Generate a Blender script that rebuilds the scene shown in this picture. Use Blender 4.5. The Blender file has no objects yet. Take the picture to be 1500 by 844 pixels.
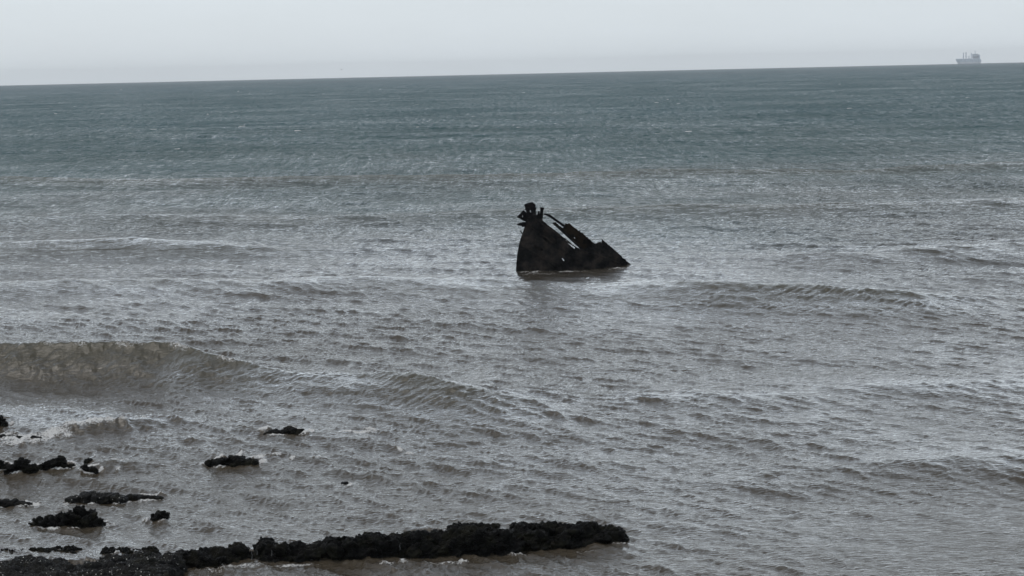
import bpy, bmesh, math, random
import numpy as np
from mathutils import Vector, Matrix

random.seed(5)
S = bpy.context.scene
COL = S.collection

# ------------------------------------------------------------------ camera model
W0, H0, F0 = 1500.0, 844.0, 2800.0          # photograph size and focal length in its pixels
CAM_H = 13.7
PITCH = math.atan(0.1127)
ROLL = math.radians(1.30)
FWD = np.array([0, math.cos(PITCH), -math.sin(PITCH)])
UP0 = np.array([0, math.sin(PITCH), math.cos(PITCH)])
R0 = np.array([1.0, 0, 0])
RIGHT = math.cos(ROLL) * R0 - math.sin(ROLL) * UP0
UP = math.cos(ROLL) * UP0 + math.sin(ROLL) * R0
CAM = np.array([0, 0, CAM_H])

def ray(px, py):
    return FWD * F0 + RIGHT * (px - W0 / 2) + UP * (H0 / 2 - py)
def at(px, py, z=0.0):                       # where the line of sight meets height z
    r = ray(px, py)
    return CAM + r * ((z - CAM_H) / r[2])
def at_y(px, py, y):                         # where it meets distance y
    r = ray(px, py)
    return CAM + r * (y / r[1])

cam_d = bpy.data.cameras.new('camera')
cam = bpy.data.objects.new('camera', cam_d)
COL.objects.link(cam)
cam.matrix_world = Matrix(((RIGHT[0], UP[0], -FWD[0], 0), (RIGHT[1], UP[1], -FWD[1], 0),
                           (RIGHT[2], UP[2], -FWD[2], CAM_H), (0, 0, 0, 1)))
cam_d.sensor_width = 36
cam_d.lens = 36 * F0 / W0
cam_d.clip_start = 0.5
cam_d.clip_end = 60000
S.camera = cam

# ------------------------------------------------------------------ numpy noise
_prng = np.random.default_rng(11)
_PERM = _prng.permutation(256).astype(np.int32)
_PERM = np.concatenate([_PERM, _PERM, _PERM])
_G2 = np.stack([np.cos(np.arange(256) * 2.399), np.sin(np.arange(256) * 2.399)], 1).astype(np.float32)
_G3 = _prng.normal(size=(256, 3)).astype(np.float32)
_G3 /= np.linalg.norm(_G3, axis=1, keepdims=True)

def noise2(x, y):
    xi = np.floor(x); yi = np.floor(y)
    fx = (x - xi).astype(np.float32); fy = (y - yi).astype(np.float32)
    xi = xi.astype(np.int32) & 255; yi = yi.astype(np.int32) & 255
    u = fx * fx * fx * (fx * (fx * 6 - 15) + 10); v = fy * fy * fy * (fy * (fy * 6 - 15) + 10)
    def g(ix, iy, dx, dy):
        gr = _G2[_PERM[_PERM[ix & 255] + (iy & 255)]]
        return gr[..., 0] * dx + gr[..., 1] * dy
    a = g(xi, yi, fx, fy); b = g(xi + 1, yi, fx - 1, fy)
    c = g(xi, yi + 1, fx, fy - 1); d = g(xi + 1, yi + 1, fx - 1, fy - 1)
    return ((a + (b - a) * u) * (1 - v) + (c + (d - c) * u) * v) * 1.5

def noise3(p):
    pi = np.floor(p); f = (p - pi).astype(np.float32); pi = pi.astype(np.int32) & 255
    w = f * f * f * (f * (f * 6 - 15) + 10)
    out = 0
    for i in (0, 1):
        for j in (0, 1):
            for k in (0, 1):
                h = _PERM[_PERM[_PERM[(pi[:, 0] + i) & 255] + ((pi[:, 1] + j) & 255)] + ((pi[:, 2] + k) & 255)]
                g = _G3[h]
                d = g[:, 0] * (f[:, 0] - i) + g[:, 1] * (f[:, 1] - j) + g[:, 2] * (f[:, 2] - k)
                wt = (w[:, 0] if i else 1 - w[:, 0]) * (w[:, 1] if j else 1 - w[:, 1]) * (w[:, 2] if k else 1 - w[:, 2])
                out = out + d * wt
    return out * 1.6

def fbm3(p, octs=4, gain=0.5, ridged=False):
    a, s, t = 1.0, 1.0, 0.0
    for o in range(octs):
        n = noise3(p * s + o * 17.3)
        if ridged: n = 0.6 - np.abs(n) * 2.2
        t = t + n * a; a *= gain; s *= 2.03
    return t

def sstep(a, b, x):
    t = np.clip((x - a) / (b - a), 0, 1)
    return t * t * (3 - 2 * t)

# ------------------------------------------------------------------ helpers
def tag(o, label=None, cat=None, group=None, kind=None):
    if label: o['label'] = label
    if cat: o['category'] = cat
    if group: o['group'] = group
    if kind: o['kind'] = kind
    return o
def link(name, me, mat=None, parent=None, smooth=True):
    o = bpy.data.objects.new(name, me)
    COL.objects.link(o)
    if mat: me.materials.append(mat)
    if parent: o.parent = parent
    me.polygons.foreach_set('use_smooth', np.full(len(me.polygons), smooth))
    return o
def thing(name, loc, label, cat, group=None):
    o = bpy.data.objects.new(name, None)
    COL.objects.link(o); o.location = loc
    o.empty_display_size = 0.2
    bpy.context.view_layer.update()
    return tag(o, label, cat, group)
def mesh_np(name, verts, faces):
    me = bpy.data.meshes.new(name)
    me.from_pydata(np.asarray(verts).tolist(), [], np.asarray(faces).tolist() if not isinstance(faces, list) else faces)
    me.update()
    return me

def new_mat(name):
    m = bpy.data.materials.new(name); m.use_nodes = True
    nt = m.node_tree
    return m, nt, nt.nodes['Principled BSDF']
def N(nt, typ, **kw):
    n = nt.nodes.new(typ)
    for k, v in kw.items():
        if k in n.inputs: n.inputs[k].default_value = v
        else: setattr(n, k, v)
    return n
def ramp(nt, stops, fac):
    r = nt.nodes.new('ShaderNodeValToRGB')
    e = r.color_ramp.elements
    while len(e) < len(stops): e.new(0.5)
    for el, (p, c) in zip(e, stops):
        el.position = p; el.color = (c[0], c[1], c[2], 1) if not isinstance(c, float) else (c, c, c, 1)
    nt.links.new(fac, r.inputs[0])
    return r
def math_node(nt, op, a, b=None, clamp=False):
    n = nt.nodes.new('ShaderNodeMath'); n.operation = op; n.use_clamp = clamp
    for i, v in enumerate((a, b)):
        if v is None: continue
        if isinstance(v, (int, float)): n.inputs[i].default_value = v
        else: nt.links.new(v, n.inputs[i])
    return n.outputs[0]

# ------------------------------------------------------------------ materials
def mat_rock(name, base=(0.007, 0.0069, 0.0064), weed=(0.012, 0.0115, 0.007), specks=0.0):
    m, nt, b = new_mat(name); L = nt.links
    tc = N(nt, 'ShaderNodeTexCoord')
    n1 = N(nt, 'ShaderNodeTexNoise', Scale=2.3, Detail=7.0, Roughness=0.65)
    L.new(tc.outputs['Object'], n1.inputs['Vector'])
    col = ramp(nt, [(0.34, tuple(c * 0.45 for c in base)), (0.5, base), (0.62, weed), (0.76, (0.022, 0.019, 0.014))], n1.outputs[0])
    n2 = N(nt, 'ShaderNodeTexNoise', Scale=28.0, Detail=5.0, Roughness=0.7)
    L.new(tc.outputs['Object'], n2.inputs['Vector'])
    rr = ramp(nt, [(0.38, 0.28), (0.62, 0.85)], n2.outputs[0])
    L.new(rr.outputs[0], b.inputs['Roughness'])
    b.inputs['Specular IOR Level'].default_value = 0.07
    bp = N(nt, 'ShaderNodeBump', Strength=0.8, Distance=0.03)
    L.new(n2.outputs[0], bp.inputs['Height']); L.new(bp.outputs[0], b.inputs['Normal'])
    if specks:  # wet glints, painted as white spots in the base colour
        v = N(nt, 'ShaderNodeTexVoronoi', Scale=13.0, Randomness=1.0)
        L.new(tc.outputs['Object'], v.inputs['Vector'])
        dot = math_node(nt, 'LESS_THAN', v.outputs['Distance'], 0.20)
        sep = N(nt, 'ShaderNodeSeparateColor'); L.new(v.outputs['Color'], sep.inputs[0])
        n3 = N(nt, 'ShaderNodeTexNoise', Scale=0.9, Detail=3.0)
        L.new(tc.outputs['Object'], n3.inputs['Vector'])
        thr = ramp(nt, [(0.38, 0.97), (0.62, 1.0 - specks)], n3.outputs[0])
        pick = math_node(nt, 'GREATER_THAN', sep.outputs[0], thr.outputs[0])
        mk = math_node(nt, 'MULTIPLY', dot, pick)
        mx = N(nt, 'ShaderNodeMix', data_type='RGBA')
        L.new(mk, mx.inputs[0]); L.new(col.outputs[0], mx.inputs[6]); mx.inputs[7].default_value = (0.66, 0.65, 0.60, 1)
        L.new(mx.outputs[2], b.inputs['Base Color'])
    else:
        L.new(col.outputs[0], b.inputs['Base Color'])
    return m
def mat_metal(name, dark=(0.011, 0.0108, 0.011), rust=(0.050, 0.040, 0.033), amount=0.5):
    m, nt, b = new_mat(name); L = nt.links
    tc = N(nt, 'ShaderNodeTexCoord')
    n1 = N(nt, 'ShaderNodeTexNoise', Scale=1.1, Detail=8.0, Roughness=0.68)
    L.new(tc.outputs['Object'], n1.inputs['Vector'])
    col = ramp(nt, [(0.38, tuple(v * .3 for v in dark)), (0.47, dark), (0.66 - 0.16 * amount, tuple((a + c) / 2 for a, c in zip(dark, rust))), (0.70, rust)], n1.outputs[0])
    L.new(col.outputs[0], b.inputs['Base Color'])
    n2 = N(nt, 'ShaderNodeTexNoise', Scale=22.0, Detail=6.0, Roughness=0.7)
    L.new(tc.outputs['Object'], n2.inputs['Vector'])
    bp = N(nt, 'ShaderNodeBump', Strength=0.7, Distance=0.03)
    L.new(n2.outputs[0], bp.inputs['Height']); L.new(bp.outputs[0], b.inputs['Normal'])
    b.inputs['Roughness'].default_value = 0.92
    b.inputs['Specular IOR Level'].default_value = 0.15
    return m
def mat_paint(name, c, rough=0.6, var=0.25):
    m, nt, b = new_mat(name); L = nt.links
    tc = N(nt, 'ShaderNodeTexCoord')
    n1 = N(nt, 'ShaderNodeTexNoise', Scale=0.08, Detail=5.0)
    L.new(tc.outputs['Object'], n1.inputs['Vector'])
    col = ramp(nt, [(0.3, tuple(v * (1 - var) for v in c)), (0.7, tuple(min(1, v * (1 + var)) for v in c))], n1.outputs[0])
    L.new(col.outputs[0], b.inputs['Base Color']); b.inputs['Roughness'].default_value = rough
    return m

M_ROCK = mat_rock('wet black rock')
M_SHELF = mat_rock('rock with painted glints', specks=0.42)
M_SHELF.node_tree.nodes['Principled BSDF'].inputs['Specular IOR Level'].default_value = 0.16
M_HULL = mat_metal('corroded hull iron')
M_RUST = mat_metal('rusty deck iron', dark=(0.010, 0.008, 0.0068), rust=(0.026, 0.0175, 0.010), amount=0.9)
M_FIT = mat_metal('black iron fittings', dark=(0.008, 0.008, 0.009), rust=(0.016, 0.012, 0.010), amount=0.3)

# ------------------------------------------------------------------ the sea: real wave geometry
class Tile:
    """periodic random sea of wavelengths lmin..lmax (metres), directional, unit rms slope"""
    def __init__(s, L, n, lmin, lmax, heading, spread, seed, falloff=1.6):
        rg = np.random.default_rng(seed)
        k = np.fft.fftfreq(n, L / n) * 2 * np.pi
        kx, ky = np.meshgrid(k, k, indexing='ij')
        K = np.hypot(kx, ky); K[0, 0] = 1
        lam = 2 * np.pi / K
        band = sstep(lmin * 0.75, lmin * 1.15, lam) * (1 - sstep(lmax * 0.85, lmax * 1.3, lam))
        th = np.arctan2(ky, kx) - heading
        d = np.abs(np.cos(th)) ** (2 * spread) * np.where(np.cos(th) > 0, 1.0, 0.12) + 0.05
        A = (rg.normal(size=K.shape) + 1j * rg.normal(size=K.shape)) * band * d * K ** (-falloff)
        A[0, 0] = 0
        h = np.real(np.fft.ifft2(A))
        sx = np.real(np.fft.ifft2(1j * kx * A)); sy = np.real(np.fft.ifft2(1j * ky * A))
        q = 1 / math.sqrt((sx ** 2 + sy ** 2).mean())
        s.h = (h * q).astype(np.float32)
        s.dx = (np.real(np.fft.ifft2(-1j * kx / K * A)) * q).astype(np.float32)
        s.dy = (np.real(np.fft.ifft2(-1j * ky / K * A)) * q).astype(np.float32)
        s.L, s.n, s.lmin, s.lmax = L, n, lmin, lmax
    def sample(s, x, y):
        u = x * (s.n / s.L); v = y * (s.n / s.L)
        ui = np.floor(u); vi = np.floor(v)
        fu = (u - ui).astype(np.float32); fv = (v - vi).astype(np.float32)
        ui = ui.astype(np.int32) % s.n; vi = vi.astype(np.int32) % s.n
        u1 = (ui + 1) % s.n; v1 = (vi + 1) % s.n
        w00 = (1 - fu) * (1 - fv); w10 = fu * (1 - fv); w01 = (1 - fu) * fv; w11 = fu * fv
        return [a[ui, vi] * w00 + a[u1, vi] * w10 + a[ui, v1] * w01 + a[u1, v1] * w11 for a in (s.h, s.dx, s.dy)]

HD = math.radians(-100)                       # the waves run towards the shore (towards -Y)
TILES = [  # tile, rms slope, chop
    (Tile(420.0, 512, 14, 55, HD, 4, 1), 0.020, 0.8),
    (Tile(131.0, 512, 4.5, 14, HD - 0.15, 2, 2), 0.034, 0.9),
    (Tile(61.0, 512, 1.5, 4.5, HD + 0.2, 3.0, 3), 0.062, 1.0),
    (Tile(29.0, 512, 0.5, 1.5, HD + 0.12, 2.6, 4, 1.3), 0.17, 1.0),
    (Tile(11.3, 512, 0.15, 0.5, HD - 0.15, 4.0, 5, 1.2), 0.21, 0.8),
]

# crest lines: photograph points along the crest, height, front width, back width (metres)
SWELLS = [
    dict(p=[(-260, 512), (-100, 506), (60, 503), (160, 502), (250, 503), (305, 518), (350, 530), (430, 546), (520, 552), (600, 553), (660, 566), (760, 590), (860, 612)],
         a=[1.2, 1.45, 1.55, 1.55, 1.6, 1.35, 1.0, 0.62, 0.66, 0.92, 0.82, 0.42, 0.0], wf=4.6, wb=6.0, pw=1.85),
    dict(p=[(380, 418), (470, 410), (560, 408), (700, 410), (850, 413), (960, 415), (1060, 417), (1160, 420), (1260, 426), (1340, 431), (1400, 436), (1480, 442)],
         a=[0.0, 0.5, 0.62, 0.66, 0.62, 0.84, 1.02, 1.02, 0.95, 0.82, 0.5, 0.0], wf=6.5, wb=9.0, pw=1.45),
    dict(p=[(-300, 356), (-100, 354), (60, 352), (180, 350), (300, 353), (400, 360), (480, 364), (560, 366)],
         a=[0.5, 0.75, 0.9, 0.9, 0.85, 0.6, 0.3, 0.0], wf=8.0, wb=12.0, pw=1.4),
    dict(p=[(-300, 420), (-100, 418), (80, 413), (200, 409), (330, 411), (450, 414), (540, 418)],
         a=[0.3, 0.5, 0.55, 0.55, 0.5, 0.35, 0.0], wf=6.5, wb=9.0, pw=1.4),
    dict(p=[(100, 320), (250, 316), (420, 318), (600, 313), (780, 304), (950, 301), (1150, 300), (1350, 297), (1560, 290), (1800, 285)],
         a=[0.0, 0.5, 0.5, 0.5, 0.6, 0.7, 0.7, 0.6, 0.6, 0.6], wf=9.0, wb=14.0, pw=1.4),
    dict(p=[(-300, 262), (0, 258), (200, 262), (400, 259), (700, 254), (1000, 246), (1250, 245), (1500, 236), (1800, 230)],
         a=[0.8, 0.8, 0.7, 0.7, 0.8, 0.7, 0.7, 0.7, 0.7], wf=12.0, wb=18.0, pw=1.4),
    dict(p=[(1000, 705), (1100, 694), (1220, 683), (1340, 676), (1460, 668), (1600, 658), (1760, 650)],
         a=[0.0, 0.1, 0.16, 0.2, 0.24, 0.25, 0.22], wf=3.6, wb=5.0, pw=1.4),
    dict(p=[(800, 600), (950, 588), (1100, 580), (1250, 574), (1400, 566), (1600, 556), (1800, 548)],
         a=[0.0, 0.12, 0.2, 0.2, 0.2, 0.22, 0.2], wf=4.4, wb=6.0, pw=1.4),
    dict(p=[(1050, 382), (1180, 376), (1300, 370), (1420, 362), (1560, 352), (1800, 340)],
         a=[0.0, 0.35, 0.5, 0.55, 0.6, 0.5], wf=7.5, wb=11.0, pw=1.4),
    dict(p=[(60, 634), (110, 628), (150, 623), (190, 622), (250, 624), (300, 630)],
         a=[0.05, 0.28, 0.34, 0.3, 0.12, 0.0], wf=1.3, wb=2.0, pw=1.3),
    dict(p=[(100, 684), (130, 676), (165, 672), (195, 674), (225, 682)],
         a=[0.0, 0.18, 0.26, 0.22, 0.0], wf=1.0, wb=1.6, pw=1.3),
]
LEDGE_TOP = [(260, 815), (287, 808), (328, 803), (373, 799), (419, 799), (473, 797), (487, 792), (514, 788), (550, 782), (586, 784), (604, 779),
             (654, 780), (663, 771), (722, 770), (736, 779), (777, 771), (795, 768), (817, 773), (863, 769), (885, 773), (897, 776)]
LEDGE_BOT = [(260, 835), (305, 834), (342, 823), (477, 820), (518, 822), (586, 816), (650, 815), (731, 811), (740, 804), (840, 799), (897, 793)]
lb = np.array([at(x, y)[:2] for x, y in LEDGE_BOT])
def ledge_front_y(x): return np.interp(x, lb[:, 0], lb[:, 1])
def pond(x, y):                               # the water stands a little higher behind the ledge
    yf = ledge_front_y(x) + 0.75
    m = sstep(-0.25, 0.25, y - yf) * np.exp(-np.maximum(0, y - yf) / 5.0)
    return 0.16 * m * (1 - sstep(lb[-1, 0] - 2.5, lb[-1, 0] - 0.6, x))

def crest_world(sw):
    q = [at(px, py, a * 0.9) for (px, py), a in zip(sw['p'], sw['a'])]
    return np.array([c[0] for c in q]), np.array([c[1] for c in q])

def swell_height(x, y):
    h = np.zeros_like(x); face = np.zeros_like(x); crest = np.zeros_like(x)
    for i, sw in enumerate(SWELLS):
        cx, cy = crest_world(sw)
        wig = noise2(x * 0.16 + i * 9.1, x * 0.03) * 1.0 + noise2(x * 0.7 + i * 5.1, x * 0.1) * 0.22
        yc = np.interp(x, cx, cy) + wig * sw['wf'] * 0.16
        a = np.interp(x, cx, np.array(sw['a']), left=sw['a'][0], right=sw['a'][-1])
        slope = np.interp(x, (cx[1:] + cx[:-1]) / 2, np.diff(cy) / np.maximum(np.diff(cx), 1e-3))
        k = np.sqrt(1 + np.clip(slope, -2.0, 2.0) ** 2)        # oblique crests are wider along y
        s = (y - yc) / k
        f = np.where(s < 0, np.clip(1 + s / sw['wf'], 0, 1) ** sw['pw'], np.clip(1 - s / sw['wb'], 0, 1) ** 1.7)
        rnd = 0.05 * sw['wf']
        f = f - 0.5 * np.exp(-(s / rnd) ** 2) * 0.03                 # a slightly rounded lip
        h += a * (f - 0.13 * np.exp(-((s + sw['wf'] * 1.15) / (sw['wf'] * 0.6)) ** 2))
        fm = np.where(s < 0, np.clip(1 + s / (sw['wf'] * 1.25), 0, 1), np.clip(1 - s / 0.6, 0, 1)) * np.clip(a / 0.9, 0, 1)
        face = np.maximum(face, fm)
        if i == 0:
            crest = np.exp(-((s + 0.10) / 0.28) ** 2) * sstep(0.6, 1.2, a)
    return h, face, crest

def sea_level(px, py):
    '''where the line of sight at this photograph point meets the moving water'''
    z = 0.0
    for _ in range(4):
        c = at(px, py, z)
        X1 = np.array([c[0]]); Y1 = np.array([c[1]])
        z = float((swell_height(X1, Y1)[0] + pond(X1, Y1))[0])
        for i in (0, 1, 2):
            z += float(tile_height(i, X1, Y1)[0])
    return z
def tile_height(i, x, y):
    t, sl, chop = TILES[i]
    a0 = 0.31 * i; ca, sa = math.cos(a0), math.sin(a0)
    return t.sample(x * ca - y * sa + 57.1 * i, x * sa + y * ca + 13.7 * i)[0] * sl * (0.55 if i <= 1 else 1)

# ---- rocks first (their waterlines get foam)
ROCKS = []   # (x, y, rx, ry)
def waterline(c, rx, ry): ROCKS.append((c[0], c[1], rx, ry))

def lumps_mesh(lumps, voxel, amp, freq, seed, fine=0.35):
    """solid lumps fused into one closed skin, then roughened"""
    bm = bmesh.new()
    for (c, r, rot) in lumps:
        mt = Matrix.Translation(c) @ Matrix.Rotation(rot, 4, 'Z') @ Matrix.Diagonal((r[0], r[1], r[2], 1))
        g = bmesh.ops.create_icosphere(bm, subdivisions=3, radius=1.0)
        for v in g['verts']:
            p = v.co
            e = 0.72                                           # boxier than a ball
            v.co = Vector([math.copysign(abs(t) ** e, t) for t in p])
            v.co = mt @ v.co
    me = bpy.data.meshes.new('tmp'); bm.to_mesh(me); bm.free()
    o = bpy.data.objects.new('tmp', me); COL.objects.link(o)
    md = o.modifiers.new('r', 'REMESH'); md.mode = 'VOXEL'; md.voxel_size = voxel
    dg = bpy.context.evaluated_depsgraph_get()
    out = bpy.data.meshes.new_from_object(o.evaluated_get(dg))
    bpy.data.objects.remove(o); bpy.data.meshes.remove(me)
    n = len(out.vertices)
    co = np.empty(n * 3, np.float32); out.vertices.foreach_get('co', co); co = co.reshape(-1, 3)
    for fq, am, rg, oc in ((freq, amp, True, 3), (freq * 4.2, amp * fine, True, 3)):
        nn = np.empty(n * 3, np.float32); out.vertices.foreach_get('normal', nn); nn = nn.reshape(-1, 3)
        d = fbm3(co * (np.array([1.0, 1.0, 2.2], np.float32) * fq) + seed * 3.7, oc, 0.55, rg)
        co = co + nn * (d * am)[:, None]
        out.vertices.foreach_set('co', co.ravel().astype(np.float32)); out.update()
    return out

def make_rock(label, x0, x1, yb, prof, depth=0.8, cat='rock', seed=1, amp=0.09, group='black rocks awash off the ledge', mat=None, tail=None):
    """prof: heights in photograph pixels at even steps from x0 to x1"""
    z0 = 0.0
    z0 = max(-0.1, sea_level((x0 + x1) / 2, yb))
    base = at((x0 + x1) / 2, yb, z0)
    mpp = base[1] / F0
    rg = random.Random(seed)
    n = len(prof)
    xs = [x0 + (x1 - x0) * (i + 0.5) / n for i in range(n)]
    wl = (x1 - x0) * mpp / n
    lumps = []
    for i, hp in enumerate(prof):
        c = at(xs[i], yb, z0)
        h = max(0.05, hp * mpp * 0.74 * rg.uniform(0.75, 1.25))
        ry = depth * 0.62 * (0.32 + 0.22 * min(1, hp / max(prof))) * rg.uniform(0.85, 1.15)
        zc = c[2] + h * 0.25 - 0.12
        rz = h * 0.75 + 0.12
        lumps.append((Vector((c[0] - base[0], c[1] - base[1] + ry * 0.8 + rg.uniform(-.08, .08), zc - z0)),
                      (wl * rg.uniform(0.62, 0.85), ry, rz), rg.uniform(-.4, .4)))
        if hp * mpp > 0.22:
            for _ in range(2):
                lumps.append((Vector((c[0] - base[0] + rg.uniform(-.5, .5) * wl, c[1] - base[1] + ry * 0.6 + rg.uniform(-.2, .2), (h * rg.uniform(.45, .8)))),
                              (wl * .42, ry * .5, h * .28), rg.uniform(-1, 1)))
    me = lumps_mesh(lumps, 0.02, amp * 1.4 * min(1.0, 0.25 + max(prof) * mpp), 2.7, seed, 0.30)
    me.name = 'sea_rock'
    o = link('sea_rock', me, mat or M_ROCK)
    o.location = (base[0], base[1], z0)
    tag(o, label, cat, group, 'thing')
    waterline((base[0], base[1] + depth * .3), (x1 - x0) * mpp / 2, depth * 0.45)
    return o

make_rock('dark rock cut by the left edge of the photo, above the foam', -22, 7, 628, [14, 20, 19, 12], 0.8, seed=3)
make_rock('low dark rock half buried in white foam near the left edge', -14, 33, 644, [6, 7, 7, 5, 5], 0.7, seed=4, amp=.06)
make_rock('small low rock with white foam breaking over its right end', 38, 66, 647, [5, 8, 7, 5], 0.6, seed=5, amp=.06)
make_rock('black rock at the left edge, beside the round lumpy rock', -26, 11, 687, [14, 20, 15, 6], 0.8, seed=6)
make_rock('round lumpy black rock, second from the left in the row of four', 8, 55, 691, [6, 12, 23, 22, 14, 6], 0.9, seed=7)
make_rock('dark rock with a slanted top and a thin low tail to the right', 60, 106, 686, [9, 13, 16, 18, 4, 3], 0.7, seed=8)
make_rock('tiny rock tip standing alone in the water behind the row', 124, 134, 675, [4, 5, 3], 0.35, seed=9, amp=.05)
make_rock('small low rock with a little knob, rightmost of the row', 117, 141, 688, [5, 8, 4, 5, 4], 0.5, seed=10, amp=.06)
make_rock('flat dark rock alone in the water below the breaking wave', 385, 450, 638, [5, 7, 9, 10, 11, 11, 8, 6], 1.1, seed=11, amp=.07)
make_rock('long dark rock with white foam splashing behind its right end', 302, 376, 681, [7, 8, 11, 13, 13, 12, 9, 7], 1.1, seed=12, amp=.07)
make_rock('low smooth black mound with a long thin tail, below the row of rocks', 97, 182, 734, [6, 10, 14, 14, 13, 12, 11, 10, 8], 1.1, seed=13, amp=.05, mat=M_SHELF)
make_rock('narrow rock ridge just breaking the water right of the black mound', 184, 236, 730, [6, 6, 5, 4, 4, 3], 0.6, seed=14, amp=.05)
make_rock('flat black rock reaching in from the left edge of the photo', -40, 42, 741, [9, 10, 9, 9, 8, 7, 5, 4], 0.9, seed=15, amp=.06)
make_rock('jagged black rock with the tallest peak, nearest the ledge', 50, 146, 770, [8, 11, 8, 12, 15, 22, 31, 28, 19, 8], 1.2, seed=16, amp=.12)
make_rock('small square black rock standing alone right of the jagged rock', 219, 243, 763, [9, 14, 15, 13], 0.55, seed=17)
make_rock('thin dark rock sliver showing in a small curl of foam', 499, 510, 709, [2.5, 2.5, 2], 0.4, seed=18, amp=.04)

# ---- the long ledge
def build_ledge():
    rg = random.Random(21)
    tx = np.array([p[0] for p in LEDGE_TOP], float); ty = np.array([p[1] for p in LEDGE_TOP], float)
    bx = np.array([p[0] for p in LEDGE_BOT], float); by = np.array([p[1] for p in LEDGE_BOT], float)
    org = at(580, 815)
    lumps = []
    px = 266.0
    while px < 893:
        yb = np.interp(px, bx, by); yt = np.interp(px, tx, ty)
        c = at(px, yb); mpp = c[1] / F0
        dep = rg.uniform(0.95, 1.25)
        h = max(0.22, (yb - yt) * mpp - dep * 0.20)
        w = rg.uniform(0.35, 0.75)
        lumps.append((Vector((c[0] - org[0], c[1] - org[1] + dep * 0.5, h * 0.5 - 0.25)), (w, dep * 0.52, h * 0.5 + 0.25), rg.uniform(-.25, .25)))
        # broken blocks on the brow and undercut knobs on the face
        if rg.random() < 0.75:
            lumps.append((Vector((c[0] - org[0] + rg.uniform(-.2, .2), c[1] - org[1] + rg.uniform(.25, .8), h - 0.02)), (rg.uniform(.15, .3), rg.uniform(.15, .3), rg.uniform(.05, .10)), rg.uniform(-1, 1)))
        if rg.random() < 0.5:
            lumps.append((Vector((c[0] - org[0] + rg.uniform(-.2, .2), c[1] - org[1] + rg.uniform(-.05, .12), h * rg.uniform(.15, .7))), (rg.uniform(.12, .25), rg.uniform(.12, .2), rg.uniform(.08, .18)), rg.uniform(-1, 1)))
        px += rg.uniform(11, 26)
    for (x, y, wpx) in ((905, 781, 7),):                        # the knuckle at the right tip
        c = at(x, y + 4); lumps.append((Vector((c[0] - org[0], c[1] - org[1], 0.02)), (wpx * c[1] / F0, .18, .16), 0))
    me = lumps_mesh(lumps, 0.024, 0.17, 1.15, 33, 0.30)
    me.name = 'rock_ledge'
    o = link('rock_ledge', me, M_ROCK); o.location = org
    tag(o, 'long black rock ledge running along the bottom of the photo to the centre', 'rock ledge', None, 'thing')
build_ledge()

# loose slabs lying on and behind the brow of the ledge
def slab(label, x0, x1, y, hp, dep, zlift, seed):
    c0 = at(x0, y, zlift); c1 = at(x1, y, zlift); mpp = c0[1] / F0
    rg = random.Random(seed); lumps = []; n = max(2, int((x1 - x0) / 9))
    org = (c0 + c1) / 2
    for i in range(n):
        t = (i + .5) / n
        lumps.append((Vector(((c0 + (c1 - c0) * t - org)[0], rg.uniform(-.16, .16), rg.uniform(-.05, .03))),
                      ((x1 - x0) * mpp / n * .75, dep * .5 * rg.uniform(.8, 1.1), hp * mpp * .5 * rg.uniform(.8, 1.15) + .05), rg.uniform(-.4, .4)))
    me = lumps_mesh(lumps, 0.02, 0.10, 2.4, seed, .4); me.name = 'rock_slab'
    o = link('rock_slab', me, M_ROCK); o.location = (org[0], org[1], zlift)
    tag(o, label, 'rock slab', 'slabs on the rock ledge', 'thing')
slab('wide raised slab on the middle of the ledge top', 660, 724, 777, 9, .7, .34, 41)
slab('small thin slab just behind the ledge right of the raised slab', 747, 767, 772, 5, .4, .22, 42)
slab('low thin slab behind the ledge above the trickling water', 466, 498, 795, 4, .45, .24, 43)
slab('small dark slab at the water edge behind the left of the ledge', 384, 404, 794, 3, .35, .22, 44)
slab('hump of rock on the ledge top near its right end', 776, 812, 774, 9, .6, .32, 45)

# ---- the shelf filling the bottom left corner
def build_shelf():
    rg = random.Random(51)
    org = at(120, 850)
    lumps = []
    xr = at(264, 838)[0]; xl = at(-220, 838)[0]
    x = xl
    while x < xr - 0.15:
        t = (x - xl) / (xr - xl)
        pxx = np.interp(x, [at(q, 820)[0] for q in (-300, 0, 300)], [-300, 0, 300])
        yb = at(pxx, np.interp(pxx, [-220, 0, 70, 117, 172, 264], [830, 827, 816, 819, 816, 813]), .36)[1]
        for yy in np.arange(49.6, yb - .2, 0.75):
            hh = 0.37 + 0.07 * math.sin(x * 1.3 + yy) + rg.uniform(-.05, .05)
            if yy > yb - 0.9: hh *= 0.82
            lumps.append((Vector((x - org[0], yy - org[1] + .3, hh * .5 - .3)), (.42, .55, hh * .5 + .3), rg.uniform(-.3, .3)))
        x += 0.42
    me = lumps_mesh(lumps, 0.035, 0.10, 1.9, 52, .38); me.name = 'rock_shelf'
    o = link('rock_shelf', me, M_SHELF); o.location = org
    tag(o, 'broad black rock shelf covered with white specks in the bottom left corner', 'rock shelf', None, 'thing')
build_shelf()
slab('long low strip of rock behind the speckled shelf at the left', -60, 112, 812, 5, .6, .03, 61)
slab('low dark rock between the puddles and the sea behind the shelf', 150, 232, 811, 5, .6, .08, 62)

# ------------------------------------------------------------------ the water mesh
SHIP_Y = 18000.0
SEA_END = 18300.0
WRECK_BASE = at(840, 395)

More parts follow.
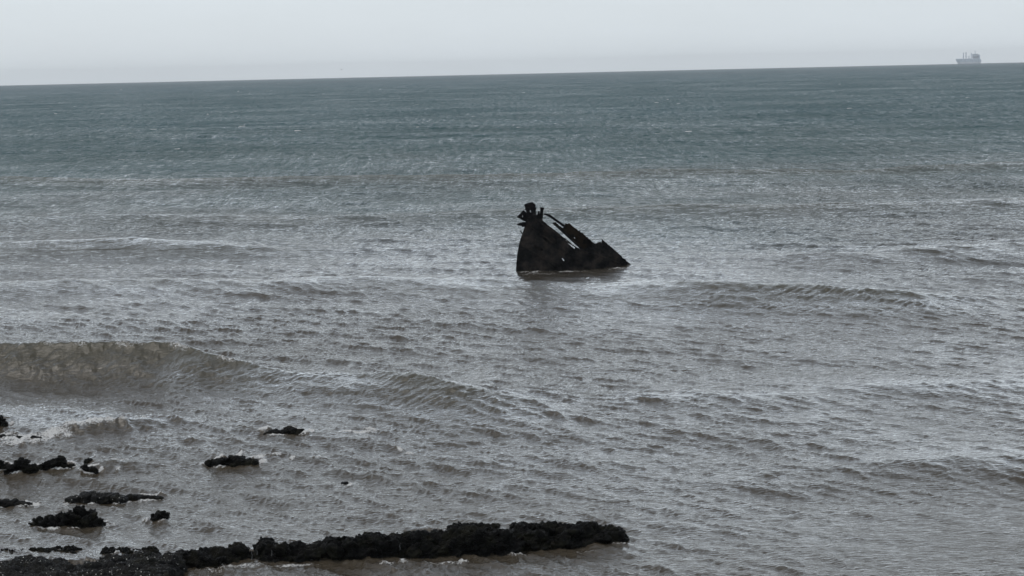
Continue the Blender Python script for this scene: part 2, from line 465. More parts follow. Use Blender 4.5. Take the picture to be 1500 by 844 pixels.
FOAM = [  # photograph x, y, half width, half height, strength
    (30, 644, 45, 5, 1.0), (75, 639, 30, 4, .9), (110, 633, 26, 4, .9), (135, 631, 24, 4, 1.0), (160, 630, 12, 3, .9), (182, 629, 10, 2, .7), (212, 622, 8, 3, .7),
    (20, 650, 30, 4, .8), (50, 648, 22, 3, .8), (95, 642, 16, 3, .7), (4, 640, 14, 3, .8), (170, 674, 16, 3, .7), (172, 683, 6, 3, .7), (522, 634, 30, 2.2, 1.0), (545, 631, 14, 2, .9), (350, 664, 9, 2.5, 1.0), (380, 665, 8, 2.5, 1.0),
    (402, 664, 10, 2, .8), (426, 668, 6, 2.5, .9), (465, 669, 14, 2, .6), (582, 658, 7, 3, .9), (598, 663, 10, 1.6, .9), (512, 706, 6, 3, 1.0), (324, 677, 6, 3, .8),
    (97, 730, 6, 4, .8), (210, 757, 7, 3, .7), (160, 762, 24, 3, .4), (205, 724, 20, 3, .5),
    (350, 826, 45, 4, .62), (310, 832, 30, 4, .5), (430, 823, 40, 2.5, .7), (566, 824, 14, 4, .8), (650, 822, 40, 3, .6), (679, 819, 9, 3, 1.0), (590, 820, 8, 3, .7),
    (760, 806, 30, 2, .6), (910, 790, 20, 3, .5), (860, 800, 24, 2, .4), (165, 811, 10, 2.5, .9),
    (775, 397, 22, 1.0, .7), (830, 396, 30, 1.0, .62), (905, 392, 24, 1.0, .6), (940, 389, 30, 1.0, .5), (790, 400, 40, 1.5, .45),
]

def build_sea():
    ys = [41.0]
    while ys[-1] < SEA_END:
        y = ys[-1]
        g = 0.0013 if y < 110 else 0.0021 if y < 260 else (0.0018 if y < 3000 else 0.004)
        ys.append(y + max(0.05, g * y))
    ys[-1] = SEA_END
    ys = np.array(ys)
    tcol = np.linspace(math.tan(math.radians(-21.5)), math.tan(math.radians(21.5)), 1300)
    Y, T = np.meshgrid(ys, tcol, indexing='ij')
    X = (Y * T).astype(np.float64)
    dyrow = np.gradient(ys)[:, None] * np.ones_like(T)
    nr, nc = Y.shape
    x = X.ravel(); y = Y.ravel(); dy = dyrow.ravel()
    h, face, crest = swell_height(x, y)
    h = h + pond(x, y)
    near_shore = sstep(75, 58, y) if False else (1 - sstep(56, 75, y))
    # gusts and slicks: ripples are stronger in some patches than in others
    gust = 0.5 + 0.5 * np.clip(noise2(x / 33 + 3, y / 60) * 1.1 + noise2(x / 11, y / 17 + 7) * 0.6, -1, 1)
    sl_c = at(1420, 800); gust = gust - 0.75 * np.exp(-((x - sl_c[0]) / 5.0) ** 2 - ((y - sl_c[1]) / 4.5) ** 2)   # a slick
    ox = np.zeros_like(x); oy = np.zeros_like(x)
    for i, (t, sl, chop) in enumerate(TILES):
        fade = 1 - sstep(t.lmin * 0.7, t.lmin * 1.9, dy)
        if fade.max() <= 0: continue
        m = fade > 0
        a = sl * fade[m]
        if i <= 1: a = a * (1 - 0.45 * near_shore[m])
        if i == 0: a = a * (1 + 2.2 * sstep(700, 2500, y[m]))
        if i in (1, 2): a = a * (1 + 1.3 * sstep(180, 600, y[m]))          # steeper wind sea offshore
        if i >= 2: a = a * (0.62 + 0.75 * gust[m])
        if i >= 3: a = a * (1 - 0.4 * np.clip(face[m] * 1.6, 0, 1))
        a0, ca, sa = 0.31 * i, math.cos(0.31 * i), math.sin(0.31 * i)
        hh, dx, dyy = t.sample(x[m] * ca - y[m] * sa + 57.1 * i, x[m] * sa + y[m] * ca + 13.7 * i)
        # tile axes are turned by a0, so is the direction of travel; undo it for the sideways motion
        h[m] += a * hh
        ox[m] -= chop * a * (dx * ca + dyy * sa)
        oy[m] -= chop * a * (-dx * sa + dyy * ca)
    # drawn-out ripples climbing the faces of the waves
    fm = face > 0.02
    cx, cy = x[fm], y[fm]
    q1 = (cx * 0.86 + cy * 0.5); q2 = (-cx * 0.5 + cy * 0.86)
    wob = noise2(cx * .5, cy * .5) * 1.2
    st = noise2(q1 * 0.5 + wob, q2 * 3.1 - q1 * 0.7) * 0.05 + noise2(q1 * 1.1, q2 * 6.5 - q1 * 1.3 + wob) * 0.03 + noise2(q1 * 2.3 + wob, q2 * 11.0) * 0.014
    pat = np.clip(0.75 + 1.1 * noise2(cx * 0.35 + 4, cy * 0.5), 0.35, 1.4) * np.where(cy < 112, 0.85, 0.33)
    h[fm] += ((0.5 - np.abs(st / 0.055)) * 0.03 + st * 1.15) * face[fm] * pat
    # foam
    foam = np.zeros_like(x)
    fn = noise2(x * 2.1, y * 1.3) + 0.6 * noise2(x * 5.3, y * 3.1) + 0.4 * noise2(x * 11.0, y * 6.0)
    for (fx, fy, rw, rh, sg) in FOAM:
        c = at(fx, fy, 0.1); c2 = at(fx, fy - rh, 0.1)
        rx = rw * c[1] / F0; ry = max(abs(c2[1] - c[1]), 0.05)
        d = ((x - c[0]) / rx) ** 2 + ((y - c[1]) / ry) ** 2
        m = d < 3
        foam[m] = np.maximum(foam[m], sg * np.exp(-d[m] * 1.1))
    for (rx0, ry0, rx, ry) in ROCKS:
        d = np.sqrt(((x - rx0) / (rx + 0.06)) ** 2 + ((y - ry0) / (ry + 0.10)) ** 2)
        m = (d > 0.7) & (d < 1.6)
        foam[m] = np.maximum(foam[m], 0.92 * np.exp(-((d[m] - 1.1) / 0.26) ** 2) * np.clip(0.65 + noise2(x[m] * 1.7, y[m] * 1.7) * 1.6, 0, 1))
    foam = np.maximum(foam, crest * np.clip(0.25 + 1.5 * noise2(x * 0.8, y * 0.3), 0, 1) * 0.62)
    foam = np.clip(foam, 0, 1)
    hm = foam > 0.15
    h[hm] += (foam[hm] * (0.05 + 0.10 * np.clip(fn[hm], -0.5, 1)))
    # scattered whitecaps far out
    rg = np.random.default_rng(77)
    for k in range(520):
        yy = math.exp(rg.uniform(math.log(330), math.log(6500)))
        j = int(rg.uniform(0, nc - 4)); r = int(np.searchsorted(ys, yy)) - 1
        w = max(1, int(rg.uniform(0.6, 2.2) / (yy * (tcol[1] - tcol[0]))))
        w = min(w, 5)
        s_ = rg.uniform(0.45, 1.0)
        for jj in range(j, min(nc, j + w + 1)):
            foam[r * nc + jj] = max(foam[r * nc + jj], s_)
    co = np.stack([x + ox, y + oy, h], 1)
    idx = np.arange(nr * nc, dtype=np.int32).reshape(nr, nc)
    quads = np.stack([idx[:-1, :-1], idx[:-1, 1:], idx[1:, 1:], idx[1:, :-1]], -1).reshape(-1, 4)
    me = bpy.data.meshes.new('sea_water')
    me.vertices.add(nr * nc); me.vertices.foreach_set('co', co.astype(np.float32).ravel())
    nq = len(quads)
    me.loops.add(nq * 4); me.loops.foreach_set('vertex_index', quads.ravel())
    me.polygons.add(nq); me.polygons.foreach_set('loop_start', np.arange(0, nq * 4, 4, dtype=np.int32))
    me.update(calc_edges=True)
    at_ = me.attributes.new('foam', 'FLOAT', 'POINT'); at_.data.foreach_set('value', foam.astype(np.float32))
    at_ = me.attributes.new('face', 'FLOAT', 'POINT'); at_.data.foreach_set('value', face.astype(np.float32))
    return me

def mat_water():
    m, nt, b = new_mat('sea water'); L = nt.links
    tc = N(nt, 'ShaderNodeTexCoord'); obj = tc.outputs['Object']
    sep = N(nt, 'ShaderNodeSeparateXYZ'); L.new(obj, sep.inputs[0])
    # sediment near the shore, clear water further out
    mp = N(nt, 'ShaderNodeMapping'); mp.inputs['Scale'].default_value = (0.012, 0.009, 0.0); L.new(obj, mp.inputs[0])
    n1 = N(nt, 'ShaderNodeTexNoise', Scale=1.0, Detail=4.0, Roughness=0.55); L.new(mp.outputs[0], n1.inputs['Vector'])
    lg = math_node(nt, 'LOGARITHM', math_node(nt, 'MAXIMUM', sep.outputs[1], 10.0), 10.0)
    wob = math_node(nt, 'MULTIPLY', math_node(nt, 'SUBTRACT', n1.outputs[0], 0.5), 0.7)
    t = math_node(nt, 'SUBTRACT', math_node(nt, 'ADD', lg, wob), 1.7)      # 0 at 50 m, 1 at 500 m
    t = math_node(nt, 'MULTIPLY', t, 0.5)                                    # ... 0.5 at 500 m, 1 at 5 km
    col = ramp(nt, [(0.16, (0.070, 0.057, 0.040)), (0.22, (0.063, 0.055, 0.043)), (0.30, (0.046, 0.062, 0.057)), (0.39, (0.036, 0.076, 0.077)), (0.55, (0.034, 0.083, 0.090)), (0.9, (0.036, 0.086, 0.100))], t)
    # ripples finer than the mesh; further out they include the larger waves too
    nr = N(nt, 'ShaderNodeTexNoise', Scale=5.0, Detail=3.0, Roughness=0.6); 
    mp2 = N(nt, 'ShaderNodeMapping'); mp2.inputs['Scale'].default_value = (0.5, 1.5, 1.0); mp2.inputs['Rotation'].default_value = (0, 0, 0.2)
    L.new(obj, mp2.inputs[0]); L.new(mp2.outputs[0], nr.inputs['Vector'])
    b1 = N(nt, 'ShaderNodeBump', Strength=1.0, Distance=0.036); L.new(nr.outputs[0], b1.inputs['Height'])
    nf = N(nt, 'ShaderNodeTexNoise', Scale=0.42, Detail=5.0, Roughness=0.62); L.new(mp2.outputs[0], nf.inputs['Vector'])
    far = N(nt, 'ShaderNodeMapRange'); far.interpolation_type = 'SMOOTHSTEP'
    L.new(lg, far.inputs[0]); far.inputs[1].default_value = 1.95; far.inputs[2].default_value = 2.7
    b2 = N(nt, 'ShaderNodeBump', Distance=1.2); L.new(far.outputs[0], b2.inputs['Strength'])
    L.new(nf.outputs[0], b2.inputs['Height']); L.new(b1.outputs[0], b2.inputs['Normal'])
    nt.nodes.remove(b)
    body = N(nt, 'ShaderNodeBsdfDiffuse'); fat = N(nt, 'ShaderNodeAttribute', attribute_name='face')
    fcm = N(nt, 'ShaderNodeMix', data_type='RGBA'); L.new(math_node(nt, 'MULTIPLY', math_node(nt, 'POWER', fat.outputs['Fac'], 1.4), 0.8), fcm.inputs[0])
    L.new(col.outputs[0], fcm.inputs[6]); fcm.inputs[7].default_value = (0.088, 0.080, 0.054, 1)      # light through the thin wave faces, painted as a paler olive
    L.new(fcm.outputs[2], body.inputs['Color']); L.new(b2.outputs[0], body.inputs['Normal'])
    gls = N(nt, 'ShaderNodeBsdfGlossy', Roughness=0.07); L.new(b2.outputs[0], gls.inputs['Normal']); gls.inputs['Color'].default_value = (1, 1, 1, 1)
    fr = N(nt, 'ShaderNodeFresnel', IOR=1.333); L.new(b2.outputs[0], fr.inputs['Normal'])
    # far out the steep fronts of unresolved waves hide their flat, mirror-like backs
    cap0 = ramp(nt, [(0.175, 1.0), (0.205, 0.88), (0.235, 0.66), (0.265, 0.52), (0.30, 0.42), (0.35, 0.35), (0.40, 0.31)], math_node(nt, 'MULTIPLY', lg, 0.1))
    # wind patches and rows of crests: where the water is rougher it mirrors less
    mpa = N(nt, 'ShaderNodeMapping'); mpa.inputs['Scale'].default_value = (0.75, 0.075, 1.0); mpa.inputs['Rotation'].default_value = (0, 0, 0.0); L.new(obj, mpa.inputs[0])
    na = N(nt, 'ShaderNodeTexNoise', Scale=1.0, Detail=7.0, Roughness=0.82); L.new(mpa.outputs[0], na.inputs['Vector'])
    ra = ramp(nt, [(0.34, 0.4), (0.5, 0.9), (0.66, 1.75)], na.outputs[0])
    mpb = N(nt, 'ShaderNodeMapping'); mpb.inputs['Scale'].default_value = (0.016, 0.012, 1.0); L.new(obj, mpb.inputs[0])
    nb = N(nt, 'ShaderNodeTexNoise', Scale=1.0, Detail=4.0, Roughness=0.6); L.new(mpb.outputs[0], nb.inputs['Vector'])
    rb = ramp(nt, [(0.32, 0.68), (0.5, 1.0), (0.68, 1.5)], nb.outputs[0])
    fa = N(nt, 'ShaderNodeMix', data_type='FLOAT'); L.new(far.outputs[0], fa.inputs[0]); fa.inputs[2].default_value = 1.0; L.new(ra.outputs[0], fa.inputs[3])
    mpc = N(nt, 'ShaderNodeMapping'); mpc.inputs['Scale'].default_value = (1.5, 3.4, 1.0); mpc.inputs['Rotation'].default_value = (0, 0, 0.12); L.new(obj, mpc.inputs[0])
    nc_ = N(nt, 'ShaderNodeTexNoise', Scale=1.0, Detail=6.0, Roughness=0.8, Distortion=0.4); L.new(mpc.outputs[0], nc_.inputs['Vector'])
    rc = ramp(nt, [(0.36, 0.6), (0.5, 0.97), (0.64, 1.45)], nc_.outputs[0])
    cap = N(nt, 'ShaderNodeMath', operation='MULTIPLY'); L.new(cap0.outputs[0], cap.inputs[0]); L.new(rc.outputs[0], cap.inputs[1])
    capm = math_node(nt, 'MULTIPLY', math_node(nt, 'MULTIPLY', cap.outputs[0], rb.outputs[0]), fa.outputs[0])
    b = N(nt, 'ShaderNodeMixShader'); L.new(math_node(nt, 'MULTIPLY', fr.outputs[0], capm, True), b.inputs[0])
    L.new(body.outputs[0], b.inputs[1]); L.new(gls.outputs[0], b.inputs[2])
    # foam
    at_ = N(nt, 'ShaderNodeAttribute', attribute_name='foam')
    nfm = N(nt, 'ShaderNodeTexNoise', Scale=11.0, Detail=7.0, Roughness=0.78)
    mp3 = N(nt, 'ShaderNodeMapping'); mp3.inputs['Scale'].default_value = (1.0, 0.6, 1.0); L.new(obj, mp3.inputs[0]); L.new(mp3.outputs[0], nfm.inputs['Vector'])
    fz = math_node(nt, 'ADD', at_.outputs['Fac'], math_node(nt, 'MULTIPLY', math_node(nt, 'SUBTRACT', nfm.outputs[0], 0.5), 2.6))
    near = math_node(nt, 'MULTIPLY', math_node(nt, 'SUBTRACT', fz, 0.44), 3.6, True)
    fm = math_node(nt, 'MULTIPLY', near, math_node(nt, 'GREATER_THAN', at_.outputs['Fac'], 0.05))
    fb = N(nt, 'ShaderNodeBsdfPrincipled'); fb.inputs['Base Color'].default_value = (0.74, 0.73, 0.70, 1); fb.inputs['Roughness'].default_value = 0.85
    bf = N(nt, 'ShaderNodeBump', Strength=1.0, Distance=0.08); L.new(nfm.outputs[0], bf.inputs['Height']); L.new(bf.outputs[0], fb.inputs['Normal'])
    mix = N(nt, 'ShaderNodeMixShader'); L.new(fm, mix.inputs[0]); L.new(b.outputs[0], mix.inputs[1]); L.new(fb.outputs[0], mix.inputs[2])
    L.new(mix.outputs[0], nt.nodes['Material Output'].inputs['Surface'])
    return m

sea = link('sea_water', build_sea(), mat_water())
tag(sea, 'grey brown choppy sea turning teal towards the horizon', 'sea', kind='structure')

# ---- thin water spilling over the brow of the ledge
def build_trickles():
    m, nt, b = new_mat('spilling water')
    tc = N(nt, 'ShaderNodeTexCoord'); n1 = N(nt, 'ShaderNodeTexNoise', Scale=14.0, Detail=4.0)
    nt.links.new(tc.outputs['Object'], n1.inputs['Vector'])
    c = ramp(nt, [(0.40, (0.03, 0.03, 0.03)), (0.7, (0.16, 0.16, 0.155))], n1.outputs[0]); nt.links.new(c.outputs[0], b.inputs['Base Color'])
    b.inputs['Roughness'].default_value = 0.3
    rg = random.Random(8); bm = bmesh.new()
    for (px, y0, y1, w) in ((369, 807, 820, .04), (377, 806, 813, .03), (398, 806, 815, .035), (586, 796, 806, .04)):
        yb = np.interp(px, [p[0] for p in LEDGE_BOT], [p[1] for p in LEDGE_BOT])
        yy = at(px, yb)[1] - 0.10
        rows = []
        for k in range(7):
            t = k / 6; c = at_y(px + rg.uniform(-.7, .7), y0 + (y1 - y0) * t, yy + .05 * (1 - t))
            ww = w * 0.6 * (0.5 + 0.8 * t) * rg.uniform(.6, 1.2)
            rows.append([bm.verts.new((c[0] + s * ww, c[1] + d, c[2])) for s, d in ((-.5, 0), (0, -.03), (.5, 0), (0, .03))])
        for r0, r1 in zip(rows[:-1], rows[1:]):
            for i in range(4): bm.faces.new((r0[i], r0[(i + 1) % 4], r1[(i + 1) % 4], r1[i]))
        bm.faces.new(rows[0]); bm.faces.new(rows[-1][::-1])
    me = bpy.data.meshes.new('water_trickles'); bm.to_mesh(me); bm.free()
    o = link('water_trickles', me, m)
    tag(o, 'thin white trickles of water spilling down the front of the black ledge', 'spilling water', kind='stuff')
build_trickles()

# ------------------------------------------------------------------ the wreck
WY = float(WRECK_BASE[1])
def zp(zx, zy, dep=0.0):                       # tracing points of the wreck, placed at their own distance
    return at_y(735 + zx / 6.49, 280 + zy / 6.49, WY + dep)
def inside(px, py, poly):
    r = np.zeros(px.shape, bool); n = len(poly)
    for i in range(n):
        x0, y0 = poly[i]; x1, y1 = poly[(i + 1) % n]
        if y0 == y1: continue
        c = ((y0 > py) != (y1 > py)) & (px < (x1 - x0) * (py - y0) / (y1 - y0) + x0)
        r ^= c
    return r
def plate(name, poly, holes, dep, thick, parent, mat, cell=4.0, rough=2.2, seed=0, dent=0.05, relax=4):
    """a corroded iron plate: fine cells within an outline with holes, given thickness and dents"""
    P = np.array(poly, float)
    x0, y0 = P.min(0) - 6; x1, y1 = P.max(0) + 6
    gx = np.arange(x0, x1, cell); gy = np.arange(y0, y1, cell)
    GX, GY = np.meshgrid(gx, gy, indexing='ij')
    jx = noise2(GX * .05 + seed, GY * .05) * rough * 2 + noise2(GX * .17 + seed, GY * .17) * rough
    jy = noise2(GX * .05, GY * .05 + 50 + seed) * rough * 2 + noise2(GX * .17, GY * .17 + 9 + seed) * rough
    cxm = GX[:-1, :-1] + cell / 2; cym = GY[:-1, :-1] + cell / 2
    mask = inside(cxm + jx[:-1, :-1], cym + jy[:-1, :-1], poly)
    for hpoly in holes: mask &= ~inside(cxm + jx[:-1, :-1], cym + jy[:-1, :-1], hpoly)
    nx, ny = GX.shape
    vid = -np.ones((nx, ny), int); used = np.zeros((nx, ny), bool)
    for a in (0, 1):
        for b in (0, 1): used[a:nx - 1 + a, b:ny - 1 + b] |= mask
    ii = np.argwhere(used); vid[used] = np.arange(len(ii)) if False else 0
    vid[ii[:, 0], ii[:, 1]] = np.arange(len(ii))
    pos = np.stack([GX[used], GY[used]], 1).astype(float)
    quads = [(vid[i, j], vid[i + 1, j], vid[i + 1, j + 1], vid[i, j + 1]) for i, j in np.argwhere(mask)]
    ec = {}
    for q in quads:
        for a, b in zip(q, q[1:] + q[:1]): ec[(a, b)] = 1
    bnd = [(a, b) for (a, b) in ec if (b, a) not in ec]
    nb = {}
    for a, b in bnd: nb.setdefault(a, []).append(b); nb.setdefault(b, []).append(a)
    for _ in range(relax):
        np_ = pos.copy()
        for v, l in nb.items(): np_[v] = 0.5 * pos[v] + 0.5 * pos[l].mean(0)
        pos = np_
    D = np.array([dep(a, b) for a, b in pos]) if callable(dep) else np.full(len(pos), float(dep))
    dd = D + (noise2(pos[:, 0] * .012 + seed, pos[:, 1] * .012) + .5 * noise2(pos[:, 0] * .04, pos[:, 1] * .04 + seed)) * dent
    front = np.array([zp(a, b, d - thick / 2) for (a, b), d in zip(pos, dd)])
    back = np.array([zp(a, b, d + thick / 2) for (a, b), d in zip(pos, dd)])
    n = len(pos)
    org = np.array(parent.location) if parent else np.zeros(3)
    V = np.concatenate([front, back]) - org
    F = [tuple(int(v) for v in q) for q in quads] + [tuple(int(v) + n for v in q[::-1]) for q in quads] + [(int(b), int(a), int(a) + n, int(b) + n) for a, b in bnd]
    me = bpy.data.meshes.new(name); me.from_pydata(V.tolist(), [], F); me.update()
    bm = bmesh.new(); bm.from_mesh(me); bmesh.ops.recalc_face_normals(bm, faces=bm.faces); bm.to_mesh(me); bm.free()
    return link(name, me, mat, parent, smooth=False)

def tube(bm, pts, rad, seg=10, caps=True):
    pts = [Vector(p) for p in pts]; rings = []
    rads = rad if isinstance(rad, (list, tuple)) else [rad] * len(pts)
    for i, p in enumerate(pts):
        t = (pts[min(i + 1, len(pts) - 1)] - pts[max(i - 1, 0)]).normalized()
        a = t.cross(Vector((0, 1, 0.13))).normalized(); b = t.cross(a).normalized()
        rings.append([bm.verts.new(p + (a * math.cos(2 * math.pi * k / seg) + b * math.sin(2 * math.pi * k / seg)) * rads[i]) for k in range(seg)])
    for r0, r1 in zip(rings[:-1], rings[1:]):
        for k in range(seg): bm.faces.new((r0[k], r0[(k + 1) % seg], r1[(k + 1) % seg], r1[k]))
    if caps: bm.faces.new(rings[0][::-1]); bm.faces.new(rings[-1])
def part_bm(name, bm, mat, parent, smooth=True):
    bmesh.ops.recalc_face_normals(bm, faces=bm.faces)
    me = bpy.data.meshes.new(name); bm.to_mesh(me); bm.free()
    return link(name, me, mat, parent, smooth)

wreck = thing('shipwreck', tuple(WRECK_BASE), 'rusted black bow of a sunken ship standing tilted out of the sea', 'shipwreck')
WO = Vector(wreck.location)
def L3(zx, zy, dep): return Vector(zp(zx, zy, dep)) - WO

near_dep = lambda zx, zy: 0.9 * ((zx - 150) / 1090.0) ** 2 * 1.6 - 0.55 * math.sin(max(0, min(1, (zx - 150) / 900)) * math.pi) * (0.4 + 0.6 * (zy / 745))
HULL = [(146, 790), (152, 700), (158, 610), (172, 520), (184, 462), (205, 412), (222, 355), (230, 315), (230, 250), (232, 200), (326, 200), (330, 234), (341, 229), (352, 232), (370, 212), (394, 212), (390, 246), (386, 277),
        (420, 306), (470, 345), (520, 388), (560, 418), (610, 455), (655, 492), (700, 528), (748, 552), (790, 548), (840, 520), (872, 497), (905, 496), (930, 483), (952, 486),
        (946, 462), (952, 456), (978, 478), (1004, 500), (1060, 548), (1120, 602), (1180, 656), (1222, 694), (1248, 718), (1270, 790)]
HOLES = [
    [(338, 386), (356, 380), (392, 418), (440, 452), (474, 482), (474, 512), (448, 500), (398, 458)],     # long rust hole
    [(378, 372), (404, 366), (446, 400), (506, 452), (520, 478), (512, 502), (486, 486), (432, 436)],
    [(298, 520), (330, 516), (372, 538), (396, 562), (376, 570), (336, 552)],                             # hawse hole
    [(566, 640), (578, 636), (598, 656), (594, 668), (580, 660)],
    [(600, 468), (612, 466), (660, 506), (702, 544), (698, 552), (650, 518)],                             # slit under the deck edge
    [(264, 184), (276, 182), (280, 200), (270, 204)],
    [(355, 640), (363, 636), (366, 646), (358, 648)], [(1000, 660), (1007, 656), (1010, 668), (1003, 670)],
]
hull = plate('hull_plate', HULL, HOLES, near_dep, 0.06, wreck, M_HULL, seed=1, dent=0.07)
hull['label'] = 'near side hull plating with rust holes'
for k, pl in enumerate(([(262, 330), (400, 425), (560, 545), (720, 660), (830, 745)], [(200, 520), (330, 600), (470, 690), (560, 750)], [(330, 280), (470, 372), (600, 462)], [(780, 575), (880, 600), (1010, 640), (1150, 700)])):
    bm = bmesh.new()
    pp = []
    for (ax, ay), (bx_, by_) in zip(pl[:-1], pl[1:]):
        for t in np.linspace(0, 1, 5)[:-1]: pp.append((ax + (bx_ - ax) * t, ay + (by_ - ay) * t))
    tube(bm, [L3(a, b, near_dep(a, b) - .10 + .03 * math.sin(a * .05)) for a, b in pp], .045, 6)
    part_bm('rubbing_strake', bm, M_HULL, wreck)
# the far side of the bow, closing the wedge behind (seen dark through the holes)
far_dep = lambda zx, zy: 0.35 + 3.4 * max(0.0, (zx - 160) / 1090.0) ** 0.75
FAR = [(170, 790), (182, 600), (200, 480), (230, 360), (262, 300), (330, 300), (400, 345), (500, 420), (556, 462), (592, 500), (640, 545), (700, 575), (860, 560), (960, 500), (1010, 540), (1100, 640), (1190, 720), (1230, 790)]
FH = [[(562, 634), (582, 630), (604, 656), (596, 676), (576, 664)]]
f_ = plate('hull_plate', FAR, FH, far_dep, 0.06, wreck, M_HULL, cell=7.0, seed=4, dent=0.06); f_['label'] = 'far side hull plating behind the near side'
# stem bar where both sides meet
bm = bmesh.new(); tube(bm, [L3(150, 790, .05), L3(156, 690, .05), L3(163, 600, .06), L3(176, 520, .07), L3(188, 465, .08), L3(208, 410, .1), L3(228, 345, .12), L3(240, 290, .15)], [.13, .13, .12, .11, .10, .10, .09, .07], 8)
part_bm('stem_bar', bm, M_HULL, wreck)
# the torn strip of deck with its edge beam, beyond the gap
DECK = [(486, 306), (500, 294), (515, 300), (580, 345), (598, 342), (600, 308), (622, 311), (640, 304), (664, 324), (700, 354), (738, 384), (760, 396), (800, 428), (836, 458), (880, 500),
        (850, 545), (800, 570), (760, 566), (730, 536), (700, 502), (640, 448), (600, 415), (560, 378), (520, 342)]
DHOL = [[(684, 440), (696, 440), (698, 450), (688, 452)], [(516, 300), (528, 304), (586, 342), (578, 349), (548, 330)]]
deck_dep = lambda zx, zy: 1.1 + 0.9 * (zx - 486) / 400 + 0.35 * (zy - 300) / 260
d_ = plate('deck_plate', DECK, DHOL, deck_dep, 0.07, wreck, M_RUST, cell=3.5, seed=8, dent=0.05); d_['label'] = 'rusty brown strip of torn deck plating'
bm = bmesh.new(); tube(bm, [L3(488, 304, 1.05), L3(560, 366, 1.2), L3(640, 440, 1.35), L3(710, 505, 1.5), L3(770, 560, 1.6)], .07, 8); part_bm('deck_beam', bm, M_HULL, wreck)
bm = bmesh.new(); tube(bm, [L3(738, 392, 1.65), L3(743, 372, 1.65)], .04, 6); part_bm('cleat', bm, M_FIT, wreck)
# frames joining the two sides
for (zx, zy, zx2, zy2) in ((420, 330, 540, 410), (560, 440, 660, 500), (700, 545, 780, 560), (330, 300, 360, 330), (820, 548, 860, 560), (420, 520, 470, 540), (250, 560, 270, 570), (900, 620, 930, 640)):
    bm = bmesh.new(); tube(bm, [L3(zx, zy, near_dep(zx, zy) + .05), L3((zx + zx2) / 2, (zy + zy2) / 2 + 6, .8), L3(zx2, zy2 + 4, far_dep(zx2, zy2))], .06, 6)
    part_bm('frame_rib', bm, M_HULL, wreck)
# curved rail arching from the post to the deck
RAIL = [(392, 214), (420, 212), (452, 220), (486, 242), (520, 268), (556, 292), (590, 316), (606, 326), (604, 350), (580, 338), (548, 314), (510, 286), (474, 262), (440, 240), (404, 226)]
plate('curved_rail', RAIL, [], lambda zx, zy: .3 + 1.0 * (zx - 392) / 210, 0.16, wreck, M_FIT, cell=3.0, seed=12, dent=.02, rough=0.8, relax=1)
# windlass head at the peak
HEAD = [(214, 124), (236, 118), (262, 110), (284, 103), (302, 112), (322, 126), (321, 150), (332, 162), (324, 176), (326, 226), (300, 246), (240, 246), (232, 190), (222, 176), (224, 152), (214, 150)]
plate('windlass_head', HEAD, [[(264, 184), (276, 182), (280, 200), (270, 204)]], .25, 0.75, wreck, M_FIT, cell=3.5, seed=14, dent=.04, rough=1.2)
CHEEK = [(142, 246), (176, 212), (202, 181), (216, 186), (232, 204), (240, 240), (236, 292), (208, 284), (176, 266)]
plate('windlass_cheek', CHEEK, [[(192, 236), (202, 232), (204, 246), (198, 250)]], .1, 0.18, wreck, M_FIT, cell=3.5, seed=15, dent=.03, rough=1.0)
FIN = [(138, 315), (170, 302), (214, 294), (240, 290), (236, 326), (212, 342), (194, 342), (186, 328), (158, 330)]
plate('bracket_fin', FIN, [], .0, 0.14, wreck, M_FIT, cell=3.5, seed=16, dent=.03, rough=1.0)
bm = bmesh.new()
tube(bm, [L3(366, 285, .3), L3(374, 235, .3), L3(380, 190, .3), L3(383, 170, .3)], [.13, .12, .11, .11], 12)
tube(bm, [L3(383, 172, .3), L3(385, 156, .3)], [.14, .14], 12)
part_bm('mooring_post', bm, M_FIT, wreck)
bm = bmesh.new()
tube(bm, [L3(346, 280, .25), L3(350, 236, .25), L3(352, 190, .25)], [.12, .09, .05], 8)
tube(bm, [L3(336, 226, .25), L3(372, 232, .25)], .06, 8)
part_bm('chain_stopper', bm, M_FIT, wreck)
bm = bmesh.new(); tube(bm, [L3(180, 380, .1), L3(188, 396, .1), L3(202, 414, .1)], .03, 6); tube(bm, [L3(176, 383, .1), L3(186, 378, .1)], .045, 6)
part_bm('bent_bar', bm, M_FIT, wreck)

# ------------------------------------------------------------------ the cargo ship on the horizon
SC = SHIP_Y / F0                                # metres per photograph pixel out there
sb = at_y(1418.6, 92.0, SHIP_Y); sb[2] = 0.0
